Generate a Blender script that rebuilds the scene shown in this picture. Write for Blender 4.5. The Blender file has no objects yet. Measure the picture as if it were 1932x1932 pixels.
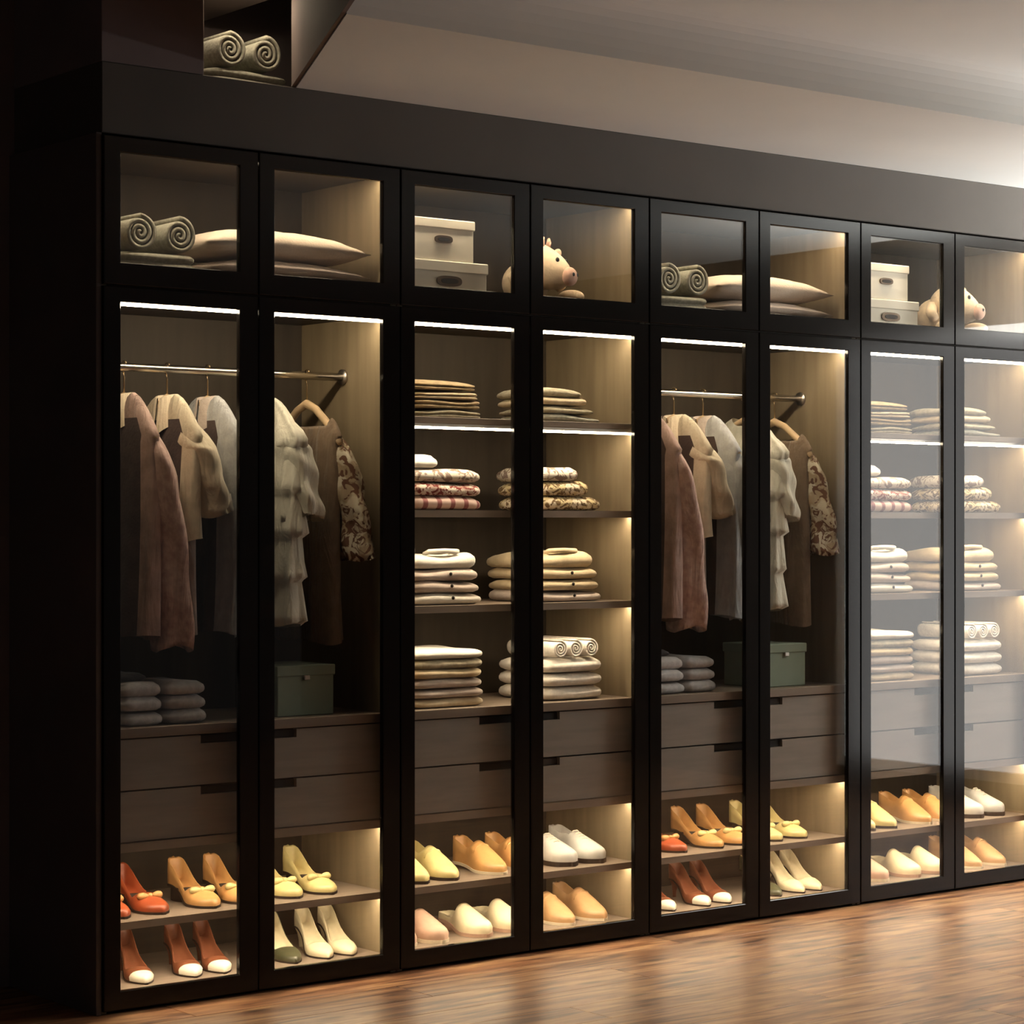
import bpy, bmesh, math, random
from mathutils import Vector, Matrix, noise
random.seed(7)
sc = bpy.context.scene
col = sc.collection
PI = math.pi

# ---------------------------------------------------------------- camera
F_PX = 4386.0
cam = bpy.data.cameras.new('camera')
cam.sensor_width = 36.0
cam.lens = 36.0 * F_PX / 1932.0
cam.shift_y = 24.0 / 1932.0
cam.clip_end = 60
camo = bpy.data.objects.new('camera', cam)
col.objects.link(camo)
camo.location = (-3.070, -5.713, 1.347)
camo.rotation_euler = (PI / 2, 0, -math.atan2(0.6199, 0.7846))
sc.camera = camo

# ---------------------------------------------------------------- world, exposure, added room lights
w = bpy.data.worlds.new('world')
sc.world = w
w.use_nodes = True
w.node_tree.nodes['Background'].inputs[0].default_value = (0.80, 0.72, 0.66, 1)
w.node_tree.nodes['Background'].inputs[1].default_value = 0.065
sc.view_settings.view_transform = 'Standard'
sc.view_settings.look = 'None'
sc.view_settings.gamma = 1.0
sc.view_settings.use_curve_mapping = False
sc.view_settings.exposure = 0.0
LED_POWER = 62.0
WINDOW_POWER = 3.0


def area_light(name, loc, target, sx, sy, power, color, spread=PI):
    l = bpy.data.lights.new(name, 'AREA')
    l.shape = 'RECTANGLE'; l.size = sx; l.size_y = sy
    l.energy = power; l.color = color; l.spread = spread
    o = bpy.data.objects.new(name, l)
    col.objects.link(o)
    o.location = loc
    o.rotation_euler = (Vector(target) - Vector(loc)).to_track_quat('-Z', 'Y').to_euler()
    return o


# unseen uplights and a downlight, added to brighten the ceiling and the floor
area_light('floor_uplight', (5.3, -0.95, 1.38), (5.3, -0.95, 2.75), 0.4, 0.4, 18, (0.98, 0.97, 0.92))
area_light('added_uplight_high', (5.25, -1.17, 1.95), (5.25, -1.17, 2.75), 0.5, 0.25, 280, (0.98, 0.97, 0.94))
area_light('added_downlight', (3.9, -1.3, 2.74), (3.9, -1.3, 0.0), 0.16, 0.16, 8, (1.0, 0.84, 0.64))


# ---------------------------------------------------------------- materials
def mat(name, color, rough=0.6, spec=0.4, metal=0.0, noise_amt=0.0, noise_scale=8.0, bump=0.0, bump_scale=60.0, sheen=0.0,
        color2=None, stretch=(1, 1, 1)):
    m = bpy.data.materials.new(name)
    m.use_nodes = True
    nt = m.node_tree
    b = nt.nodes['Principled BSDF']
    b.inputs['Roughness'].default_value = rough
    b.inputs['Specular IOR Level'].default_value = spec
    b.inputs['Metallic'].default_value = metal
    if sheen: b.inputs['Sheen Weight'].default_value = sheen
    b.inputs['Base Color'].default_value = (*color, 1)
    tc = nt.nodes.new('ShaderNodeTexCoord')
    mp = nt.nodes.new('ShaderNodeMapping')
    mp.inputs['Scale'].default_value = stretch
    nt.links.new(tc.outputs['Object'], mp.inputs['Vector'])
    if noise_amt or color2:
        n = nt.nodes.new('ShaderNodeTexNoise'); n.inputs['Scale'].default_value = noise_scale
        n.inputs['Detail'].default_value = 6
        nt.links.new(mp.outputs[0], n.inputs['Vector'])
        r = nt.nodes.new('ShaderNodeValToRGB')
        c2 = color2 or tuple(c * (1 - noise_amt) for c in color)
        r.color_ramp.elements[0].position = 0.35; r.color_ramp.elements[0].color = (*c2, 1)
        r.color_ramp.elements[1].position = 0.65; r.color_ramp.elements[1].color = (*color, 1)
        nt.links.new(n.outputs[0], r.inputs[0])
        nt.links.new(r.outputs[0], b.inputs['Base Color'])
    if bump:
        n2 = nt.nodes.new('ShaderNodeTexNoise'); n2.inputs['Scale'].default_value = bump_scale
        n2.inputs['Detail'].default_value = 4
        nt.links.new(mp.outputs[0], n2.inputs['Vector'])
        bp = nt.nodes.new('ShaderNodeBump'); bp.inputs['Strength'].default_value = bump
        bp.inputs['Distance'].default_value = 0.004
        nt.links.new(n2.outputs[0], bp.inputs['Height'])
        nt.links.new(bp.outputs[0], b.inputs['Normal'])
    return m


def cloth(name, c, amt=0.25, scale=30, **k):
    return mat(name, c, rough=0.9, spec=0.15, noise_amt=amt, noise_scale=scale, bump=0.35, bump_scale=120, sheen=0.15, **k)


def emit(name, c, s):
    m = bpy.data.materials.new(name); m.use_nodes = True
    nt = m.node_tree; nt.nodes.remove(nt.nodes['Principled BSDF'])
    e = nt.nodes.new('ShaderNodeEmission')
    e.inputs[0].default_value = (*c, 1); e.inputs[1].default_value = s
    nt.links.new(e.outputs[0], nt.nodes['Material Output'].inputs[0])
    return m


def glass_mat():
    m = bpy.data.materials.new('clear_glass'); m.use_nodes = True
    nt = m.node_tree; nt.nodes.remove(nt.nodes['Principled BSDF'])
    t = nt.nodes.new('ShaderNodeBsdfTransparent'); t.inputs[0].default_value = (0.95, 0.95, 0.94, 1)
    g = nt.nodes.new('ShaderNodeBsdfGlossy'); g.inputs['Roughness'].default_value = 0.015
    f = nt.nodes.new('ShaderNodeFresnel'); f.inputs[0].default_value = 1.5
    mx = nt.nodes.new('ShaderNodeMixShader')
    # the same index on the way out as on the way in (the sheet does not bend the ray)
    ge = nt.nodes.new('ShaderNodeNewGeometry'); mr = nt.nodes.new('ShaderNodeMapRange')
    mr.inputs['To Min'].default_value = 1.5; mr.inputs['To Max'].default_value = 1 / 1.5
    nt.links.new(ge.outputs['Backfacing'], mr.inputs[0]); nt.links.new(mr.outputs[0], f.inputs[0])
    nt.links.new(f.outputs[0], mx.inputs[0]); nt.links.new(t.outputs[0], mx.inputs[1]); nt.links.new(g.outputs[0], mx.inputs[2])
    nt.links.new(mx.outputs[0], nt.nodes['Material Output'].inputs[0])
    return m


def pattern_mat(name, base, c1, c2, scale=38, kind='floral'):
    """printed cloth: blotches of two colours over a base"""
    m = bpy.data.materials.new(name); m.use_nodes = True
    nt = m.node_tree; b = nt.nodes['Principled BSDF']
    b.inputs['Roughness'].default_value = 0.85; b.inputs['Specular IOR Level'].default_value = 0.15
    tc = nt.nodes.new('ShaderNodeTexCoord')
    if kind == 'floral':
        n = nt.nodes.new('ShaderNodeTexNoise'); n.inputs['Scale'].default_value = scale * 0.7
        nt.links.new(tc.outputs['Object'], n.inputs['Vector'])
        r1 = nt.nodes.new('ShaderNodeValToRGB'); e = r1.color_ramp.elements
        e[0].position = 0.44; e[0].color = (1, 1, 1, 1); e[1].position = 0.49; e[1].color = (0, 0, 0, 1)
        nz = nt.nodes.new('ShaderNodeTexNoise'); nz.inputs['Scale'].default_value = scale; nz.inputs['Distortion'].default_value = 2.0
        nt.links.new(tc.outputs['Object'], nz.inputs['Vector'])
        nt.links.new(nz.outputs[0], r1.inputs[0])
        r2 = nt.nodes.new('ShaderNodeValToRGB'); e = r2.color_ramp.elements
        e[0].position = 0.48; e[0].color = (*base, 1); e[1].position = 0.54; e[1].color = (*c2, 1)
        nt.links.new(n.outputs[0], r2.inputs[0])
        mx = nt.nodes.new('ShaderNodeMix'); mx.data_type = 'RGBA'
        nt.links.new(r1.outputs[0], mx.inputs['Factor']); nt.links.new(r2.outputs[0], mx.inputs['A'])
        mx.inputs['B'].default_value = (*c1, 1)
        nt.links.new(mx.outputs['Result'], b.inputs['Base Color'])
    else:
        sx = nt.nodes.new('ShaderNodeSeparateXYZ'); nt.links.new(tc.outputs['Object'], sx.inputs[0])
        ma = nt.nodes.new('ShaderNodeMath'); ma.operation = 'MULTIPLY'; ma.inputs[1].default_value = scale
        nt.links.new(sx.outputs['X' if kind == 'stripe' else 'Z'], ma.inputs[0])
        si = nt.nodes.new('ShaderNodeMath'); si.operation = 'SINE'; nt.links.new(ma.outputs[0], si.inputs[0])
        r2 = nt.nodes.new('ShaderNodeValToRGB'); e = r2.color_ramp.elements
        e[0].position = 0.45; e[0].color = (*base, 1); e[1].position = 0.55; e[1].color = (*c1, 1)
        nt.links.new(si.outputs[0], r2.inputs[0]); nt.links.new(r2.outputs[0], b.inputs['Base Color'])
    return m


def plank_mat():
    m = bpy.data.materials.new('oak_plank'); m.use_nodes = True
    nt = m.node_tree; b = nt.nodes['Principled BSDF']
    L = nt.links.new
    geo = nt.nodes.new('ShaderNodeNewGeometry'); info = nt.nodes.new('ShaderNodeObjectInfo')
    off = nt.nodes.new('ShaderNodeVectorMath'); off.operation = 'MULTIPLY_ADD'
    cmb = nt.nodes.new('ShaderNodeCombineXYZ'); L(info.outputs['Random'], cmb.inputs[0]); L(info.outputs['Random'], cmb.inputs[2])
    L(cmb.outputs[0], off.inputs[0]); off.inputs[1].default_value = (9, 0, 23); L(geo.outputs['Position'], off.inputs[2])
    mp = nt.nodes.new('ShaderNodeMapping'); mp.inputs['Scale'].default_value = (1.6, 13, 1); L(off.outputs[0], mp.inputs[0])
    n = nt.nodes.new('ShaderNodeTexNoise'); n.inputs['Scale'].default_value = 2.2; n.inputs['Detail'].default_value = 8
    n.inputs['Distortion'].default_value = 0.8
    L(mp.outputs[0], n.inputs['Vector'])
    r = nt.nodes.new('ShaderNodeValToRGB'); e = r.color_ramp.elements
    e[0].position = 0.32; e[0].color = (0.075, 0.027, 0.014, 1)
    e[1].position = 0.66; e[1].color = (0.42, 0.235, 0.11, 1)
    k = e.new(0.48); k.color = (0.25, 0.11, 0.052, 1)
    L(n.outputs[0], r.inputs[0])
    mp2 = nt.nodes.new('ShaderNodeMapping'); mp2.inputs['Scale'].default_value = (2.2, 7, 1); L(off.outputs[0], mp2.inputs[0])
    v = nt.nodes.new('ShaderNodeTexVoronoi'); v.inputs['Scale'].default_value = 1.5; L(mp2.outputs[0], v.inputs['Vector'])
    kr = nt.nodes.new('ShaderNodeValToRGB'); e = kr.color_ramp.elements
    e[0].position = 0.04; e[0].color = (0.20, 0.16, 0.14, 1); e[1].position = 0.24; e[1].color = (1, 1, 1, 1)
    L(v.outputs['Distance'], kr.inputs[0])
    mul = nt.nodes.new('ShaderNodeMix'); mul.data_type = 'RGBA'; mul.blend_type = 'MULTIPLY'; mul.inputs['Factor'].default_value = 1
    L(r.outputs[0], mul.inputs['A']); L(kr.outputs[0], mul.inputs['B'])
    hs = nt.nodes.new('ShaderNodeHueSaturation')
    mr = nt.nodes.new('ShaderNodeMapRange'); mr.inputs['To Min'].default_value = 0.86; mr.inputs['To Max'].default_value = 1.12
    L(info.outputs['Random'], mr.inputs[0]); L(mr.outputs[0], hs.inputs['Value']); L(mul.outputs['Result'], hs.inputs['Color'])
    L(hs.outputs[0], b.inputs['Base Color'])
    rr = nt.nodes.new('ShaderNodeMapRange'); b.inputs['Specular IOR Level'].default_value = 0.28; rr.inputs['To Min'].default_value = 0.30; rr.inputs['To Max'].default_value = 0.42
    L(n.outputs[0], rr.inputs[0]); L(rr.outputs[0], b.inputs['Roughness'])
    bp = nt.nodes.new('ShaderNodeBump'); bp.inputs['Strength'].default_value = 0.12; bp.inputs['Distance'].default_value = 0.003
    L(n.outputs[0], bp.inputs['Height']); L(bp.outputs[0], b.inputs['Normal'])
    return m


M = {}
M['frame'] = mat('black_brown_metal', (0.0065, 0.0052, 0.0045), rough=0.13, spec=0.24)
M['side'] = mat('dark_outer_laminate', (0.13, 0.108, 0.106), rough=0.5, spec=0.3, noise_amt=0.2, noise_scale=3)
M['inner'] = mat('oak_laminate_lit', (0.26, 0.20, 0.125), rough=0.55, spec=0.3, color2=(0.205, 0.155, 0.095), noise_scale=4, stretch=(6, 6, 0.6), bump=0.08)  # side panels: the lit look is put into a lighter colour
M['back'] = mat('dark_oak_back', (0.050, 0.036, 0.023), rough=0.6, spec=0.25, color2=(0.036, 0.026, 0.017), noise_scale=4, stretch=(6, 6, 0.6))  # same laminate, shade put into the colour of back, top and fixed shelf
M['shelf'] = mat('taupe_shelf_board', (0.25, 0.19, 0.145), rough=0.5, spec=0.3, noise_amt=0.15, noise_scale=5, stretch=(1, 8, 8))
M['drawer'] = mat('taupe_drawer_laminate', (0.30, 0.26, 0.225), rough=0.5, spec=0.3, noise_amt=0.12, noise_scale=6, stretch=(1, 8, 8), bump=0.04)
M['slot'] = mat('dark_drawer_slot', (0.012, 0.008, 0.006), rough=0.7)
M['rail'] = mat('brushed_steel', (0.75, 0.70, 0.62), rough=0.22, metal=1.0)
M['alu'] = mat('aluminium_profile', (0.55, 0.50, 0.45), rough=0.4, metal=1.0)
M['led'] = emit('warm_led', (1.0, 0.84, 0.60), LED_POWER)
M['led_flush'] = emit('warm_led_flush', (1.0, 0.82, 0.57), LED_POWER * 1.15)
M['glass'] = glass_mat()
M['bulkhead'] = mat('dark_painted_bulkhead', (0.098, 0.087, 0.076), rough=0.75, spec=0.25, noise_amt=0.12, noise_scale=2, bump=0.05)
M['darkwall'] = mat('dark_painted_wall', (0.22, 0.175, 0.17), rough=0.8, spec=0.2, noise_amt=0.25, noise_scale=1.5, bump=0.05)
M['plaster'] = mat('pale_plaster', (0.74, 0.76, 0.74), rough=0.9, spec=0.1, noise_amt=0.06, noise_scale=1.2, bump=0.05, bump_scale=30)
M['plank'] = plank_mat()
M['subfloor'] = mat('dark_subfloor', (0.03, 0.018, 0.01), rough=0.8)
M['daylight'] = emit('daylit_sheer', (1.0, 0.98, 0.95), WINDOW_POWER)
M['white_frame'] = mat('white_window_frame', (0.7, 0.7, 0.68), rough=0.4)

M['towel_grey'] = cloth('grey_green_terry', (0.36, 0.345, 0.28), 0.3, 90)
M['towel_white'] = cloth('white_terry', (0.80, 0.74, 0.66), 0.15, 90)
M['pillow'] = cloth('cream_pink_satin', (0.84, 0.70, 0.57), 0.12, 12)
M['pillow2'] = cloth('pale_pink_cotton', (0.72, 0.60, 0.52), 0.1, 12)
M['greyknit'] = cloth('dim_grey_knit', (0.62, 0.60, 0.60), 0.2, 60)
M['greykni2'] = cloth('dark_grey_knit', (0.05, 0.05, 0.055), 0.2, 60)
M['greenbox'] = mat('sage_green_card', (0.24, 0.29, 0.22), rough=0.8, noise_amt=0.1)
M['whitebox'] = mat('cream_card', (0.82, 0.77, 0.66), rough=0.75, noise_amt=0.06, noise_scale=4)
M['brass'] = mat('dark_bronze_label', (0.10, 0.065, 0.04), rough=0.35, metal=0.6)
M['plush'] = cloth('cream_plush', (0.86, 0.68, 0.48), 0.12, 60)
M['plush_pink'] = cloth('pink_plush', (0.80, 0.50, 0.38), 0.12, 60)
M['eye'] = mat('black_bead', (0.004, 0.004, 0.004), rough=0.15)
M['hanger'] = mat('pale_beech', (0.62, 0.44, 0.26), rough=0.45, noise_amt=0.2, noise_scale=20)
M['hook'] = mat('hook_metal', (0.45, 0.32, 0.18), rough=0.3, metal=1.0)
def drape(m, s=0.6):
    nt = m.node_tree; b = nt.nodes['Principled BSDF']
    tc = nt.nodes.new('ShaderNodeTexCoord'); mp = nt.nodes.new('ShaderNodeMapping'); mp.inputs['Scale'].default_value = (1, 1, 0.22)
    n = nt.nodes.new('ShaderNodeTexNoise'); n.inputs['Scale'].default_value = 17; n.inputs['Detail'].default_value = 3; n.inputs['Distortion'].default_value = 1.2
    bp = nt.nodes.new('ShaderNodeBump'); bp.inputs['Strength'].default_value = s; bp.inputs['Distance'].default_value = 0.03
    nt.links.new(tc.outputs['Object'], mp.inputs[0]); nt.links.new(mp.outputs[0], n.inputs['Vector']); nt.links.new(n.outputs[0], bp.inputs['Height'])
    old = b.inputs['Normal'].links
    if old: nt.links.new(old[0].from_socket, bp.inputs['Normal'])
    nt.links.new(bp.outputs[0], b.inputs['Normal'])


M['rose'] = cloth('rose_tweed', (0.80, 0.58, 0.51), 0.5, 45, color2=(0.58, 0.39, 0.34))
M['rose_shaded'] = cloth('plum_lining', (0.55, 0.38, 0.33), 0.3, 20)  # coat body: its self-shadow is put into a darker rose
M['lining'] = cloth('dark_inner_cloth', (0.085, 0.055, 0.048), 0.3, 20)  # dark inside of open fronts, put on as colour
M['beige'] = cloth('beige_linen', (0.72, 0.62, 0.46), 0.15, 30)
M['cream'] = cloth('cream_collar', (0.78, 0.66, 0.50), 0.1, 30)
M['taupe_cloth'] = cloth('taupe_skirt', (0.36, 0.28, 0.24), 0.2, 30)
M['bluegrey'] = cloth('blue_grey_chambray', (0.50, 0.50, 0.50), 0.15, 40)
M['ruffle'] = cloth('ivory_chiffon', (0.72, 0.68, 0.56), 0.15, 20)
M['brown_cloth'] = cloth('dark_brown_crepe', (0.20, 0.14, 0.095), 0.2, 30)
M['floral'] = pattern_mat('floral_print', (0.42, 0.33, 0.22), (0.16, 0.08, 0.05), (0.62, 0.55, 0.42), 26)
for k in ('rose', 'rose_shaded', 'beige', 'taupe_cloth', 'bluegrey', 'ruffle', 'brown_cloth', 'floral', 'cream'): drape(M[k])
M['tan'] = cloth('tan_knit', (0.42, 0.31, 0.18), 0.35, 60)
M['olive'] = cloth('pale_olive_knit', (0.48, 0.42, 0.30), 0.35, 60)
M['sand'] = cloth('sand_cotton', (0.62, 0.50, 0.34), 0.2, 40)
M['redprint'] = pattern_mat('red_white_print', (0.52, 0.36, 0.30), (0.20, 0.04, 0.035), (0.72, 0.64, 0.55), 34)
M['pinkprint'] = pattern_mat('plum_stripe', (0.62, 0.46, 0.40), (0.28, 0.11, 0.11), (0.5, 0.4, 0.4), 120, 'stripe')
M['whiteprint'] = pattern_mat('white_grey_print', (0.66, 0.60, 0.52), (0.25, 0.18, 0.15), (0.66, 0.60, 0.5), 28)
M['yellowprint'] = pattern_mat('yellow_check', (0.60, 0.48, 0.28), (0.16, 0.10, 0.05), (0.70, 0.60, 0.45), 34)
M['whitecot'] = cloth('white_cotton', (0.70, 0.66, 0.58), 0.1, 40)
M['pinkwhite'] = cloth('blush_cotton', (0.55, 0.46, 0.40), 0.12, 40)
M['creamcot'] = cloth('cream_cotton', (0.60, 0.48, 0.31), 0.15, 40)
M['button'] = mat('dark_button', (0.02, 0.015, 0.012), rough=0.3)


def leather(n, c, rough=0.38):
    return mat(n, c, rough=rough, spec=0.45, noise_amt=0.15, noise_scale=25, bump=0.06, bump_scale=150)


M['l_orange'] = leather('orange_red_leather', (0.42, 0.085, 0.03))
M['l_tan'] = leather('tan_leather', (0.62, 0.33, 0.12))
M['l_yellow'] = leather('pale_yellow_leather', (0.70, 0.58, 0.26))
M['l_brown'] = leather('red_brown_leather', (0.20, 0.065, 0.03))
M['l_white'] = leather('ivory_leather', (0.82, 0.76, 0.62))
M['l_green'] = leather('dark_green_leather', (0.07, 0.07, 0.035))
M['l_cream'] = leather('cream_leather', (0.78, 0.68, 0.46))
M['l_blush'] = leather('blush_suede', (0.52, 0.33, 0.24), 0.7)
M['l_grey'] = leather('light_grey_leather', (0.58, 0.56, 0.52), 0.5)
M['l_camel'] = leather('camel_leather', (0.52, 0.30, 0.14), 0.5)
M['sole'] = mat('dark_sole', (0.03, 0.018, 0.012), rough=0.6)
M['sole_pale'] = mat('pale_rubber_sole', (0.72, 0.62, 0.46), rough=0.6)


# ---------------------------------------------------------------- object helpers
def link(name, me, m=None, parent=None, loc=(0, 0, 0), rot=(0, 0, 0)):
    o = bpy.data.objects.new(name, me)
    if m is not None and me is not None and len(me.materials) == 0:
        for q in (m if isinstance(m, (list, tuple)) else [m]): me.materials.append(q)
    col.objects.link(o)
    if parent: o.parent = parent
    o.location = loc; o.rotation_euler = rot
    return o


def mesh(verts, faces, smooth=False, matidx=None, name='mesh'):
    me = bpy.data.meshes.new(name)
    me.from_pydata([tuple(v) for v in verts], [], faces)
    if matidx:
        for p, i in zip(me.polygons, matidx): p.material_index = i
    if smooth:
        me.polygons.foreach_set('use_smooth', [True] * len(me.polygons))
    me.update()
    return me


def bm_mesh(bm, smooth=False):
    me = bpy.data.meshes.new('mesh')
    bmesh.ops.recalc_face_normals(bm, faces=bm.faces)
    bm.to_mesh(me); bm.free()
    if smooth: me.polygons.foreach_set('use_smooth', [True] * len(me.polygons))
    return me


def box_mesh(x0, x1, y0, y1, z0, z1, bevel=0.0):
    bm = bmesh.new()
    add_box(bm, x0, x1, y0, y1, z0, z1)
    if bevel: bmesh.ops.bevel(bm, geom=bm.edges[:], offset=bevel, segments=1, affect='EDGES')
    return bm_mesh(bm)


def add_box(bm, x0, x1, y0, y1, z0, z1):
    r = bmesh.ops.create_cube(bm, size=1)
    for v in r['verts']:
        v.co = Vector((x0 + (v.co.x + .5) * (x1 - x0), y0 + (v.co.y + .5) * (y1 - y0), z0 + (v.co.z + .5) * (z1 - z0)))
    return r['verts']


def box(name, x0, x1, y0, y1, z0, z1, m, parent=None, bevel=0.0015):
    return link(name, box_mesh(x0, x1, y0, y1, z0, z1, bevel), m, parent)


def prism(pts, axis, a0, a1):
    """extrude a 2-D polygon along an axis: 'x' (pts are y,z), 'y' (x,z), 'z' (x,y)"""
    def p(q, a): return {'x': (a, q[0], q[1]), 'y': (q[0], a, q[1]), 'z': (q[0], q[1], a)}[axis]
    n = len(pts)
    bm = bmesh.new()
    A = [bm.verts.new(p(q, a0)) for q in pts]; B = [bm.verts.new(p(q, a1)) for q in pts]
    bm.faces.new(A); bm.faces.new(B[::-1])
    for i in range(n): bm.faces.new((A[i], A[(i + 1) % n], B[(i + 1) % n], B[i]))
    return bm


def ring_frame(x0, x1, z0, z1, y0, y1, sl, sr, sb, st):
    """rectangular door frame with open middle, mitre-free, bevelled"""
    bm = bmesh.new()
    O = [(x0, z0), (x1, z0), (x1, z1), (x0, z1)]
    I = [(x0 + sl, z0 + sb), (x1 - sr, z0 + sb), (x1 - sr, z1 - st), (x0 + sl, z1 - st)]
    v = {}
    for key, pts in (('O', O), ('I', I)):
        for yy, tag_ in ((y0, 'f'), (y1, 'b')):
            v[key + tag_] = [bm.verts.new((p[0], yy, p[1])) for p in pts]
    for i in range(4):
        j = (i + 1) % 4
        bm.faces.new((v['Of'][i], v['Of'][j], v['If'][j], v['If'][i]))
        bm.faces.new((v['Ob'][j], v['Ob'][i], v['Ib'][i], v['Ib'][j]))
        bm.faces.new((v['Of'][j], v['Of'][i], v['Ob'][i], v['Ob'][j]))
        bm.faces.new((v['If'][i], v['If'][j], v['Ib'][j], v['Ib'][i]))
    ed = [e for e in bm.edges if abs(e.verts[0].co.y - e.verts[1].co.y) < 1e-6 and
          not ((e.verts[0] in v['Of'] + v['Ob']) != (e.verts[1] in v['Of'] + v['Ob']))]
    bmesh.ops.bevel(bm, geom=ed, offset=0.002, segments=1, affect='EDGES')
    return bm_mesh(bm)


def tube(pts, r, n=8, closed_ends=True):
    """tube along points; r scalar or list"""
    P_ = [Vector(p) for p in pts]
    R = r if isinstance(r, (list, tuple)) else [r] * len(P_)
    verts, faces = [], []
    up = Vector((0.13, 0.21, 1)).normalized()
    for i, p in enumerate(P_):
        d = (P_[min(i + 1, len(P_) - 1)] - P_[max(i - 1, 0)]).normalized()
        a = d.cross(up)
        if a.length < 1e-3: a = d.cross(Vector((1, 0, 0)))
        a.normalize(); b = d.cross(a)
        for k in range(n):
            t = 2 * PI * k / n
            verts.append(p + (a * math.cos(t) + b * math.sin(t)) * R[i])
    for i in range(len(P_) - 1):
        for k in range(n):
            faces.append((i * n + k, i * n + (k + 1) % n, (i + 1) * n + (k + 1) % n, (i + 1) * n + k))
    if closed_ends:
        faces.append(tuple(range(n))[::-1]); faces.append(tuple((len(P_) - 1) * n + k for k in range(n)))
    return mesh(verts, faces, True)


def ellipsoid(rx, ry, rz, c=(0, 0, 0), u=20, v=12, rot=None, fn=None):
    bm = bmesh.new()
    bmesh.ops.create_uvsphere(bm, u_segments=u, v_segments=v, radius=1)
    for q in bm.verts:
        co = Vector((q.co.x * rx, q.co.y * ry, q.co.z * rz))
        if fn: co = fn(co)
        if rot: co = rot @ co
        q.co = co + Vector(c)
    return bm_mesh(bm, True)


def empty(name, label, cat, group=None, loc=(0, 0, 0), rotz=0.0):
    o = bpy.data.objects.new(name, None); col.objects.link(o)
    o.empty_display_size = 0.05
    o.location = loc; o.rotation_euler = (0, 0, rotz)
    return tag(o, label, cat, group)


def tag(o, label, cat, group=None):
    o['label'] = label; o['category'] = cat
    if group: o['group'] = group
    return o


def structure(o):
    o['kind'] = 'structure'
    return o


def copy_tree(o, kids, dx, parent=None):
    c = o.copy(); col.objects.link(c)
    if parent: c.parent = parent
    else: c.location.x += dx
    for ch in kids.get(o.name, []): copy_tree(ch, kids, dx, c)
    return c


# ---------------------------------------------------------------- the room
YB = 0.52          # wall behind the wardrobe
XR = 5.6           # right wall
ZS = 2.62          # underside of the ceiling border, top of the bulkhead
floor = structure(box('floor', -5.2, XR, -7.6, YB, -0.06, -0.021, M['subfloor'], bevel=0))
pm = box_mesh(-0.8992, 0.8992, -0.0892, 0.0892, -0.021, 0.0, 0.0006)
pm.materials.append(M['plank'])
rows = int(7.4 / 0.18)
for r in range(rows + 1):
    yy = -0.09 - 0.18 * r + 0.0
    off = (r * 0.67) % 1.8
    x = -5.2 + off - 0.9
    while x - 0.9 < XR + 0.2:
        if x + 0.9 > -5.0:
            cx = x
            o = link('plank', pm, None, floor, (cx, yy, 0))
            lo, hi = max(cx - 0.8985, -5.2), min(cx + 0.8985, XR - 0.002)
            if lo > cx - 0.898 or hi < cx + 0.898:       # sawn planks at the walls
                if hi - lo < 0.02: bpy.data.objects.remove(o)
                else: o.scale.x = (hi - lo) / 1.797; o.location.x = (lo + hi) / 2
        x += 1.8
# strip of planks beside the wardrobe, up to the back wall
for r in range(3):
    o = link('plank', pm, None, floor, (-0.9, 0.09 + 0.18 * r, 0))
    if r == 2: o.scale.y = 0.88; o.location.y = 0.441

structure(box('wall_back', -5.2, XR, YB, YB + 0.1, -0.06, 3.3, M['darkwall'], bevel=0))
# right wall with the opening of a tall window
bm = bmesh.new()
WY0, WY1, WZ0, WZ1 = -2.62, -1.02, 0.12, 2.30
for a in ((-7.6, WY0, -0.06, 3.3), (WY1, YB, -0.06, 3.3), (WY0, WY1, -0.06, WZ0), (WY0, WY1, WZ1, 3.3)):
    add_box(bm, XR, XR + 0.1, *a)
structure(link('wall_right', bm_mesh(bm), M['bulkhead']))
win = structure(link('window_1', ring_frame(WY0, WY1, WZ0, WZ1, -0.05, 0.02, 0.05, 0.05, 0.05, 0.05), M['white_frame'], None, (XR + 0.03, 0, 0), (0, 0, PI / 2)))
link('window_pane', box_mesh(WY0 + 0.05, WY1 - 0.05, -0.02, -0.015, WZ0 + 0.05, WZ1 - 0.05), M['daylight'], win)

# bulkhead above the wardrobe
structure(box('trim_1', 0.0, XR, -0.012, YB, 2.425, ZS, M['bulkhead'], bevel=0.002))
# dark boxed-in column that stands on the bulkhead at its end
structure(box('trim_2', 0.0, 0.325, -0.010, YB, ZS, 3.25, M['darkwall'], bevel=0.002))
# plain filler panel past the last cabinet
structure(box('trim_3', 4.004, XR, 0.0, YB, 0.0, 2.423, M['side'], bevel=0.001))

# ceiling: a border at the bulkhead, then a tray that steps up
TY, ZT = -0.91, 2.765
xs = lambda y: 0.64 + 0.484 * y          # slanted end of the plastered ceiling
v, f = [], []
prof = [(0.0, ZS), (TY, ZS)]
for i in range(1, 9):                     # the step, its top softened by a cove
    t = i / 8.0
    prof.append((TY - 0.10 * t ** 2.2, ZS + (ZT - ZS) * math.sin(t * PI / 2)))
prof += [(-1.6, ZT), (-3.0, ZT), (-5.2, ZT), (-7.6, ZT)]
for (y, z) in prof:
    v.append((xs(min(y, 0.0)) + (0.10 if y > 0 else 0), y, z)); v.append((XR, y, z))
for i in range(len(prof) - 1): f.append((2 * i, 2 * i + 1, 2 * i + 3, 2 * i + 2))
n0 = len(v)
v += [(a, b, 3.25) for (a, b, c) in v[:n0]]
for i in range(len(prof) - 1):
    a, b = 2 * i, 2 * i + 2
    f.append((n0 + a, n0 + b, n0 + b + 1, n0 + a + 1))
    f.append((a, b, n0 + b, n0 + a)); f.append((a + 1, n0 + a + 1, n0 + b + 1, b + 1))
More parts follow.
